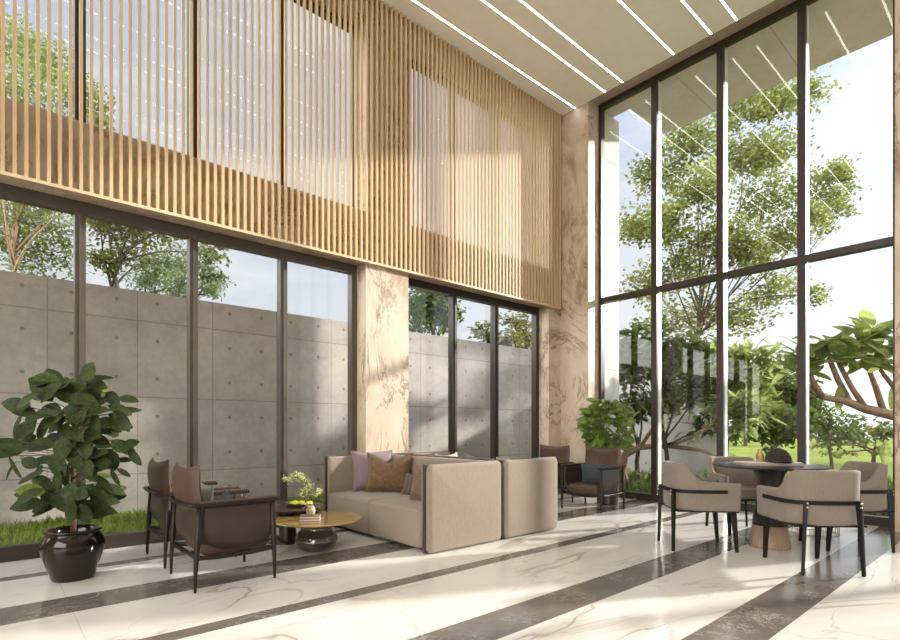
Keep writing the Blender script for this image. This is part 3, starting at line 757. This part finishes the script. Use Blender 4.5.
# --- lounge chairs -------------------------------------------------
def make_lounge(label, loc, rz):
    r = thing('lounge_chair', label, 'armchair', loc, rz, 'brown leather lounge chairs')
    # tub: leather sides and back curving under
    b = MB(); N = 56; K = 12
    def tub(u, v):
        s = 2 * u - 1; a = abs(s); sg = 1 if s >= 0 else -1
        zb = .205 + .035 * min(1, max(0, (a - .30)) / .70 * 2 - 1) ** 2 if a > .30 else .24
        z = .560 - (.560 - zb) * v
        e = math.sin(min(1, v * 1.02) * PI / 2)
        inset = .105 * max(0, (v - .45) / .55) ** 2.2 + .010 * (1 - v) ** 2
        half = .288 - inset; back = .262 - inset * 1.2
        st = .46
        if a < st:
            th = a / st * PI / 2; y = half * (math.sin(th) ** .45) * sg; x = -back * (math.cos(th) ** .45)
        else:
            y = half * sg; x = .245 * (a - st) / (1 - st) - .0
        bul = .012 * math.sin(PI * v)
        return Vector((x * (1 + bul) , y * (1 + bul), z))
    b.grid(tub, N, K); b.build('tub', M['leatherd'], r, smooth=True, solid=.032)
    b = MB(); b.box(-.205, .262, -.238, .238, .205, .345)
    b.build('seat', M['leather'], r, bevel=.055, seg=5)
    # back pad with hollow top edge, leaning backwards
    b = MB()
    def pad(sg):
        def fn(u, v):
            y = (2 * u - 1); z = v; w = .272 * (1 - .03 * (1 - v)) * (1 + .035 * math.sin(PI * v))
            top = .835 - .030 * (1 - y * y) ; zz = .455 + (top - .455) * z
            th = .036 * ((1 - y ** 6) * (1 - (2 * v - 1) ** 6)) ** .5
            xc = -.215 - .035 * v - .03 * math.sin(PI * v) - .018 * v * v + .035 * y * y
            return Vector((xc + sg * th, y * w, zz))
        return fn
    b.grid(pad(1), 20, 14); b.grid(lambda u, v: pad(-1)(1 - u, v), 20, 14); b.build('backrest', M['leather'], r, smooth=True)
    for sy in (1, -1):
        b = MB(); b.box(-.285, .300, sy * .292 - .032, sy * .292 + .032, .558, .582)
        ar = b.build('armrest', M['walnut'], r, bevel=.008)
        b = MB(); b.box(-.24, .288, sy * .290 - .030, sy * .290 + .030, .580, .592); b.build('arm_pad', M['leather'], ar, bevel=.006)
        for x0, x1 in ((-.268, -.240), (.268, .252)):
            b = MB(); y0 = .300 * sy
            b.tube([(x0, y0, 0), (x0 * .97 + x1 * .03, y0, .10), (x0 * .5 + x1 * .5, y0 * 1.005, .32), (x1, y0, .565)], [.0095, .013, .0195, .0155], 10)
            b.build('leg', M['walnut'], r, smooth=True)
        b = MB(); b.tube([(-.258, .298 * sy, .225), (-.12, .262 * sy, .205), (.12, .262 * sy, .205), (.258, .298 * sy, .225)], .016, 8, flat=1.0); b.build('stretcher', M['walnut'], r, smooth=True)
    for sx in (1, -1):
        b = MB(); b.tube([(.256 * sx, -.298, .225), (.225 * sx, -.15, .198), (.215 * sx, 0, .192), (.225 * sx, .15, .198), (.256 * sx, .298, .225)], .016, 8); b.build('stretcher', M['walnut'], r, smooth=True)
    b = MB(); b.tube([(-.285, -.30, .57), (-.300, -.15, .566), (-.305, 0, .565), (-.300, .15, .566), (-.285, .30, .57)], .013, 8); b.build('back_rail', M['walnut'], r, smooth=True)
    return r
lc = make_lounge('brown leather lounge chair nearest the coffee tables, seen from behind', (1.287, 3.995, 0), 0)
dup(lc, (1.295, 4.808, 0), 0, 'brown leather lounge chair close to left glazing, partly behind another chair')
dup(lc, (6.088, 4.055, 0), PI, 'brown leather lounge chair with slate cushion, facing the camera near corner')
dup(lc, (6.100, 4.880, 0), PI, 'brown leather lounge chair in the stone corner, half hidden by sofa')
pillow('pale grey cushion on the front left lounge chair', (1.13, 4.05, .345), -PI / 2 , -.18, .36, .34, .10, M['lgrey'])
pillow('small navy cushion against pale grey one in lounge chair', (1.24, 3.93, .345), -PI / 2 - .15, -.28, .36, .28, .10, M['navy'])
pillow('slate teal cushion in the lounge chair by the leafy plant', (6.05, 4.00, .345), -PI / 2 + .12, .18, .36, .27, .11, M['teal'])
pillow('slate cushion in the lounge chair at the stone corner', (5.98, 4.80, .345), -PI / 2, .2, .36, .27, .11, M['teal'])

# --- back-to-back sofas ---------------------------------------------
SY0, SY1 = 3.485, 5.325
def sofa(label, x0, x1, face):
    """x0..x1 in depth; face -1 sits toward -x, +1 toward +x"""
    cx = (x0 + x1) / 2; cyy = (SY0 + SY1) / 2; dep = (x1 - x0); hw = (SY1 - SY0) / 2
    r = thing('sofa', label, 'sofa', (cx, cyy, 0), PI if face < 0 else 0, 'back to back sofas')
    # local: sits toward +x, back at -x
    h = dep / 2
    for sy in (-1, 1):
        b = MB(); b.box(-h, h, *sorted((sy * (hw - .062), sy * (hw - .036))), .01, .772); fr = b.build('side_frame', M['sofatrim'], r, bevel=.004)
        b = MB(); b.pad(-h + .006, h - .020, .006, .766, .048, sy * (hw - .036), sy, .05); b.build('side_panel', M['sofa'], fr, smooth=True)
        b = MB(); b.box(-h + .02, h - .015, *sorted((sy * (hw - .105), sy * (hw - .063))), .10, .765); b.build('armrest', M['sofa'], r, bevel=.03, seg=4)
    b = MB(); b.box(-h, -h + .04, -hw + .076, hw - .076, .03, .772); b.build('back_frame', M['sofatrim'], r, bevel=.004)
    b = MB(); b.box(-h + .04, -h + .16, -hw + .108, hw - .108, .30, .765); b.build('backrest', M['sofa'], r, bevel=.035, seg=4)
    b = MB(); b.box(-h + .04, h - .12, -hw + .16, hw - .16, .0, .05); b.build('plinth', M['sofatrim'], r)
    w = (2 * hw - .216) / 2
    for k in (0, 1):
        b = MB(); b.box(-h + .14, h - .005, -hw + .108 + k * w, -hw + .108 + (k + 1) * w - .002, .035, .375)
        b.build('seat_cushion', M['sofa'], r, bevel=.035, seg=4)
    return r
sofa('beige two-seat sofa facing the coffee tables and leather lounge chairs', 2.79, 3.715, -1)
sofa('beige sofa backing the other, facing the right windows and dining set', 3.755, 4.60, 1)
pillow('lilac satin pillow standing in the far corner of the sofa', (3.28, 5.06, .372), math.radians(-20), -.18, .48, .46, .20, M['lilac'], .12)
pillow('large brown velvet pillow with hollow top on sofa', (3.30, 4.80, .372), math.radians(-48), -.20, .52, .44, .26, M['velvet'], .12, 0, .22)
pillow('small plum pillow lying between two brown velvet pillows', (3.34, 4.38, .372), math.radians(-76), -.42, .38, .24, .11, M['plumc'])
pillow('sliver of brown velvet pillow against the sofa arm nearest the camera', (3.12, 3.96, .372), math.radians(-84), -.25, .38, .34, .17, M['velvet'], .12, .06)
pillow('lilac pillow at the wall end of the rear sofa', (4.04, 4.95, .372), math.radians(90), -.30, .46, .43, .15, M['lilac'], .12, .06)
pillow('cream pillow mid rear sofa, tip above the backrest', (4.05, 4.50, .372), math.radians(84), -.30, .44, .44, .15, M['cream'], .14, .10)
pillow('lilac pillow on rear sofa between cream and pale green pillows', (4.06, 4.08, .372), math.radians(95), -.30, .40, .43, .15, M['lilac'], .14, -.10)
pillow('pale green pillow at the dining end of rear sofa', (4.20, 3.76, .372), math.radians(64), -.32, .36, .42, .15, M['greenc'], .12, .05)

# --- coffee tables --------------------------------------------------
t = thing('coffee_table', 'low round coffee table with golden top on smoked bowl base', 'coffee table', (2.20, 4.32, 0))
b = MB(); b.lathe([(0, .258), (.36, .258), (.392, .268), (.397, .274), (.392, .28), (0, .28)], 72); b.build('tabletop', M['gold'], t)
b = MB(); b.lathe([(.10, 0), (.125, .004), (.165, .03), (.186, .075), (.188, .10), (.175, .135), (.145, .165), (.13, .185), (.132, .21), (.15, .235), (.155, .258)], 48); tag(b.build('bowl_base', M['smoke'], t, smooth=True), 'smoked glass bowl base')
t = thing('side_table', 'round dark side table with column and disc foot beside golden table', 'side table', (2.16, 4.83, 0))
b = MB(); b.lathe([(0, .312), (.32, .312), (.34, .32), (.342, .33), (.335, .336), (0, .336)], 64); b.build('tabletop', M['tabled'], t)
b = MB(); b.lathe([(.08, .02), (.08, .312)], 36); b.build('column', M['tabled'], t, smooth=False)
b = MB(); b.lathe([(.19, 0), (.19, .014), (.18, .02), (0, .02)], 48); b.build('foot', M['tabled'], t)
# bonsai
g = Vector((2.232, 4.70, .336))
t = thing('bonsai', 'pale green bonsai with bright moss in dark tray on side table', 'plant', g)
b = MB(); b.box(-.11, .11, -.065, .065, 0, .03, Matrix.Rotation(-.72, 4, 'Z')); b.build('tray', M['walnut'], t, bevel=.006)
b = MB()
for _ in range(26):
    q = Matrix.Rotation(-.72, 4, 'Z') @ Vector((R_(-.095, .095), R_(-.05, .05), .03)); b.ball(q, R_(.016, .03), 1, 1, .8, 8, 6, .12)
b.build('moss', M['moss'], t, smooth=True)
q = Matrix.Rotation(-.72, 4, 'Z')
U = lambda x, y, z: q @ Vector((x, y, z))
b = MB(); b.tube([U(.05, 0, .03), U(.065, 0, .09), U(.085, .01, .15), U(.07, 0, .21), U(.03, 0, .255), U(-.05, 0, .275), U(-.14, 0, .265)], [.016, .013, .012, .011, .009, .006, .003], 8)
b.tube([U(.08, .01, .13), U(.12, 0, .12), U(.18, 0, .14)], [.007, .005, .003], 6); b.tube([U(.085, .01, .16), U(.04, -.02, .15), U(.02, -.03, .11)], [.006, .004, .002], 6)
b.build('trunk', M['bark'], t, smooth=True)
b = MB()
for x, z, s, n in ((-.15, .262, .022, 34), (-.11, .25, .024, 36), (-.07, .285, .026, 40), (-.02, .29, .028, 46), (.03, .275, .026, 40), (.06, .235, .028, 46), (.085, .19, .026, 40), (.07, .15, .024, 30), (.02, .12, .022, 28), (.02, .17, .02, 22), (.15, .12, .022, 30), (.18, .14, .022, 30), (.12, .11, .016, 14), (.17, .165, .016, 14), (-.03, .25, .018, 18)):
    for _ in range(n): b.chip(U(x + random.gauss(0, s * .7), random.gauss(0, s * .9), z + random.gauss(0, s * .6)), R_(.014, .024), R_(.010, .017))
b.build('foliage', M['bonsai'], t)
# small planter on two books
rz = math.radians(-36)
r = thing('book', 'rose brown hardback lowest under the little pot on golden table', 'book', (2.10, 4.235, .28), rz, 'books on the golden table')
b = MB(); b.box(-.085, .085, -.06, .06, 0, .004); b.box(-.085, .085, -.06, .06, .018, .022); b.box(-.085, -.081, -.06, .06, .004, .018); b.build('cover', M['pinkb'], r)
b = MB(); b.box(-.081, .082, -.057, .057, .004, .018); b.build('pages', M['cream'], r)
dup(r, (2.10, 4.235, .302), rz + .05, 'rose brown hardback directly under the little mottled pot')
t = thing('small_pot', 'little mottled clay pot with pink flowers on stacked books', 'pot', (2.105, 4.235, .324))
b = MB(); b.lathe([(.022, 0), (.034, .012), (.04, .035), (.036, .06), (.026, .074), (.030, .082), (.024, .082), (.02, .07)], 24); b.build('pot_body', M['clay'], t, smooth=True)
b = MB()
for c in ((-.03, .02, .075), (-.015, .0, .095), (-.04, .035, .09), (-.05, .03, .06), (.01, -.01, .092)):
    for k in range(8):
        a = 2 * PI * k / 8; b.leaf(Vector(c), (math.cos(a), math.sin(a), .6), (0, 0, 1), .02, .013, .2, .2, 3)
b.build('flower', M['petal'], t)

# --- rubber plant ---------------------------------------------------
g = Vector((.461, 4.647, 0)); D0 = 3.80
t = thing('potted_rubber_plant', 'large rubber plant in shiny black urn by the left glazing', 'plant', g)
K_ = .87
b = MB(); b.lathe([(q * K_, zz) for q, zz in ((.0, 0), (.143, 0), (.150, .008), (.178, .09), (.208, .165), (.226, .225), (.224, .27), (.206, .312), (.186, .326), (.188, .336), (.203, .342), (.204, .352), (.190, .358), (.170, .35), (.163, .32), (.16, .29))], 56); b.build('pot', M['pot'], t, smooth=True)
b = MB(); b.lathe([(.138, .29), (.138, .302), (0, .31)], 32); b.build('soil', M['soil'], t)
b = MB(); b.tube([(0, 0, .29), (.005, .0, .45), (0, .01, .7), (.01, 0, .95), (.0, .0, 1.25), (.005, 0, 1.42)], [.020, .018, .016, .014, .011, .007], 9)
b.build('trunk', M['stemr'], t, smooth=True)
fb = MB(); lb = MB(); pb = MB()
LV = [(380, 92, 70, 75, 60), (418, 118, 10, 100, 30), (225, 122, 110, 80, 70), (178, 165, 130, 125, 72), (320, 140, 5, 110, 50), (82, 238, 170, 105, 70), (290, 200, 150, 100, 55), (545, 207, -5, 80, 38), (478, 205, -40, 75, 48),
      (400, 180, -60, 75, 42), (520, 300, -60, 95, 48), (200, 265, 180, 125, 55), (72, 315, -110, 95, 34), (140, 325, -115, 95, 42), (180, 345, -120, 75, 50), (240, 320, -150, 105, 60), (300, 350, -30, 105, 50), (398, 362, -80, 70, 62),
      (465, 325, -15, 105, 36), (440, 345, -10, 80, 32), (65, 408, 172, 125, 75), (185, 412, 190, 115, 48), (265, 420, -100, 85, 70), (365, 415, -80, 90, 70), (550, 405, 30, 72, 55), (575, 458, -45, 85, 34), (500, 410, -60, 55, 38),
      (475, 470, -80, 85, 60), (530, 468, 0, 55, 28), (190, 465, 185, 125, 46), (245, 490, -60, 105, 60), (125, 540, 200, 135, 36), (60, 505, -75, 100, 20), (38, 515, -130, 90, 20), (340, 480, -90, 85, 60), (420, 505, 20, 65, 42), (490, 545, -70, 75, 24),
      (528, 522, -30, 55, 22), (440, 565, -30, 105, 32), (160, 575, 190, 85, 32), (245, 555, 80, 75, 46), (200, 600, -100, 95, 75), (350, 600, -90, 70, 55), (410, 600, -20, 95, 38), (430, 620, -20, 50, 42), (205, 640, -110, 95, 80),
      (265, 640, -80, 90, 76), (335, 665, -88, 100, 80), (420, 640, -25, 95, 34), (300, 250, -160, 100, 60), (360, 210, -20, 100, 58), (400, 260, 20, 100, 56), (420, 225, 35, 90, 50), (330, 300, 60, 95, 60), (280, 160, 100, 90, 60), (345, 130, 85, 90, 56), (160, 135, 150, 70, 50), (300, 690, -95, 90, 70), (360, 700, -70, 80, 60), (250, 600, -110, 95, 70), (300, 620, -80, 95, 70), (380, 520, -60, 90, 50), (300, 430, -120, 95, 60), (280, 540, -100, 90, 60), (230, 380, -150, 100, 56), (310, 380, -80, 90, 60)]
for cx, cyy, ang, ln, wd in LV:
    px, py = cx / 4.267, 350 + cyy / 4.267; dd = D0 + (R_(-.26, -.08) if abs(px - 75) < 20 else R_(-.2, .18))
    a = math.radians(ang); L = ln / 4.267 / FPX * dd * 1.12; W = wd / 4.267 / FPX * dd * 1.12
    dv = RT * math.cos(a) + Vector((0, 0, 1)) * math.sin(a) + FW * R_(-.35, .25)
    c = at(px, py, dd) - g
    up = -FW * .75 + Vector((0, 0, .6)) + RT * R_(-.3, .3)
    bs = c - dv.normalized() * L / 2
    (fb).leaf(bs, dv, up, L, W, R_(.05, .22), R_(.08, .22), 7)
    st = Vector((0, 0, max(.42, min(1.36, bs.z - R_(.02, .12))))) + Vector((R_(-.02, .02), R_(-.02, .02), 0))
    pb.tube([st, (st + bs) / 2 + Vector((0, 0, .02)), bs], [.004, .0035, .0025], 5)
for _ in range(105):
    z = R_(.48, 1.42); rr = .34 * math.sin(PI * min(1, (z - .32) / 1.25)) + .04; a = R_(0, 2 * PI); q = R_(.25, .85) * rr
    bs = Vector((math.cos(a) * q, math.sin(a) * q, z)); dv = Vector((math.cos(a), math.sin(a), R_(-.7, .35)))
    (lb if random.random() < .035 else fb).leaf(bs, dv, (-.9 * FW.x + R_(-.4, .4), -.9 * FW.y + R_(-.4, .4), R_(.2, .8)), R_(.14, .20), R_(.08, .12), R_(.1, .3), .15, 6)
    pb.tube([Vector((0, 0, z - .05)), bs], [.003, .002], 5)
fb.build('foliage', M['rubber'], t, smooth=True); tag(lb.build('sunlit_leaves', M['lime'], t, smooth=True), 'yellow green leaves with painted sunlight', kind=None); pb.build('leaf_stems', M['gstem'], t)

# --- leafy plant in the far corner ------------------------------------
g = Vector((6.67, 4.19, 0))
t = thing('potted_plant', 'bushy green plant in dark cylinder pot in the window corner', 'plant', g)
b = MB(); b.lathe([(0, 0), (.15, 0), (.155, .01), (.165, .30), (.152, .30), (.148, .27)], 36); b.build('pot', M['tabled'], t, smooth=False)
b = MB(); b.lathe([(.150, .25), (.15, .275), (0, .28)], 24); b.build('soil', M['soil'], t)
b = MB(); fb = MB()
for k in range(7):
    a = 2 * PI * k / 7; top = Vector((math.cos(a) * .2, math.sin(a) * .2, R_(.95, 1.35)))
    b.tube([(math.cos(a) * .04, math.sin(a) * .04, .27), top * .5 + Vector((0, 0, .15)), top], [.011, .008, .004], 6)
b.build('stem', M['bark'], t, smooth=True)
for _ in range(250):
    z = R_(.78, 1.46); rr = .31 * math.sin(PI * min(1, (z - .60) / 1.0)) ** .8; a = R_(0, 2 * PI); q = rr * R_(.2, 1)
    bs = Vector((math.cos(a) * q, math.sin(a) * q, z))
    if (g + bs).x + .2 * math.cos(a) > 7.32 or ((g + bs).x + .2 * math.cos(a) > 7.02 and (g + bs).y + .2 * math.sin(a) > 4.74): continue
    fb.leaf(bs, (math.cos(a), math.sin(a), R_(-.6, .6)), (-.8 * FW.x + R_(-.5, .5), -.8 * FW.y + R_(-.5, .5), R_(.3, 1)), R_(.13, .20), R_(.07, .105), R_(.1, .4), .2, 5)
fb.build('foliage', M['lobby'], t, smooth=True)

# ------------------------------------------------------------------ light
SUN = Vector((1.0, -.46, .36)).normalized()
sl = bpy.data.lights.new('sun', 'SUN'); sl.energy = 5.6; sl.color = (1.0, .95, .89); sl.angle = math.radians(2.2)
so = bpy.data.objects.new('sun', sl); COL.objects.link(so); so.rotation_euler = SUN.to_track_quat('Z', 'Y').to_euler(); so.location = SUN * 40

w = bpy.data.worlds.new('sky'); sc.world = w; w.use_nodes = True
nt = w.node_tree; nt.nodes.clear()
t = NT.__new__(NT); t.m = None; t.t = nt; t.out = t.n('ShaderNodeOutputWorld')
tc = t.n('ShaderNodeTexCoord').outputs['Generated']
x, y, z = t.xyz(tc)
base = t.ramp(z, [(0.0, (.60, .60, .60)), (.16, (.50, .525, .565)), (.42, (.39, .435, .53)), (.9, (.26, .33, .47))])
dt = t.n('ShaderNodeVectorMath', operation='DOT_PRODUCT'); t.l(tc, dt.inputs[0]); dt.inputs[1].default_value = SUN
cs = t.math('MAXIMUM', dt.outputs['Value'], 0.0)
glow = t.math('ADD', t.math('MULTIPLY', t.math('POWER', cs, 4.0), 1.0), t.math('MULTIPLY', t.math('POWER', cs, 24.0), 2.0))
cl = t.noise(t.mapped(tc, (1, 1, 2.6)), 2.4, 7, .6, .3)
cm = t.ramp(cl, [(.48, 0.0), (.68, 1.0)])
col = t.mix(t.math('MULTIPLY', cm, .55), base, (.70, .70, .70))
# added fill: unseen sky behind the viewer made extra bright for the interior
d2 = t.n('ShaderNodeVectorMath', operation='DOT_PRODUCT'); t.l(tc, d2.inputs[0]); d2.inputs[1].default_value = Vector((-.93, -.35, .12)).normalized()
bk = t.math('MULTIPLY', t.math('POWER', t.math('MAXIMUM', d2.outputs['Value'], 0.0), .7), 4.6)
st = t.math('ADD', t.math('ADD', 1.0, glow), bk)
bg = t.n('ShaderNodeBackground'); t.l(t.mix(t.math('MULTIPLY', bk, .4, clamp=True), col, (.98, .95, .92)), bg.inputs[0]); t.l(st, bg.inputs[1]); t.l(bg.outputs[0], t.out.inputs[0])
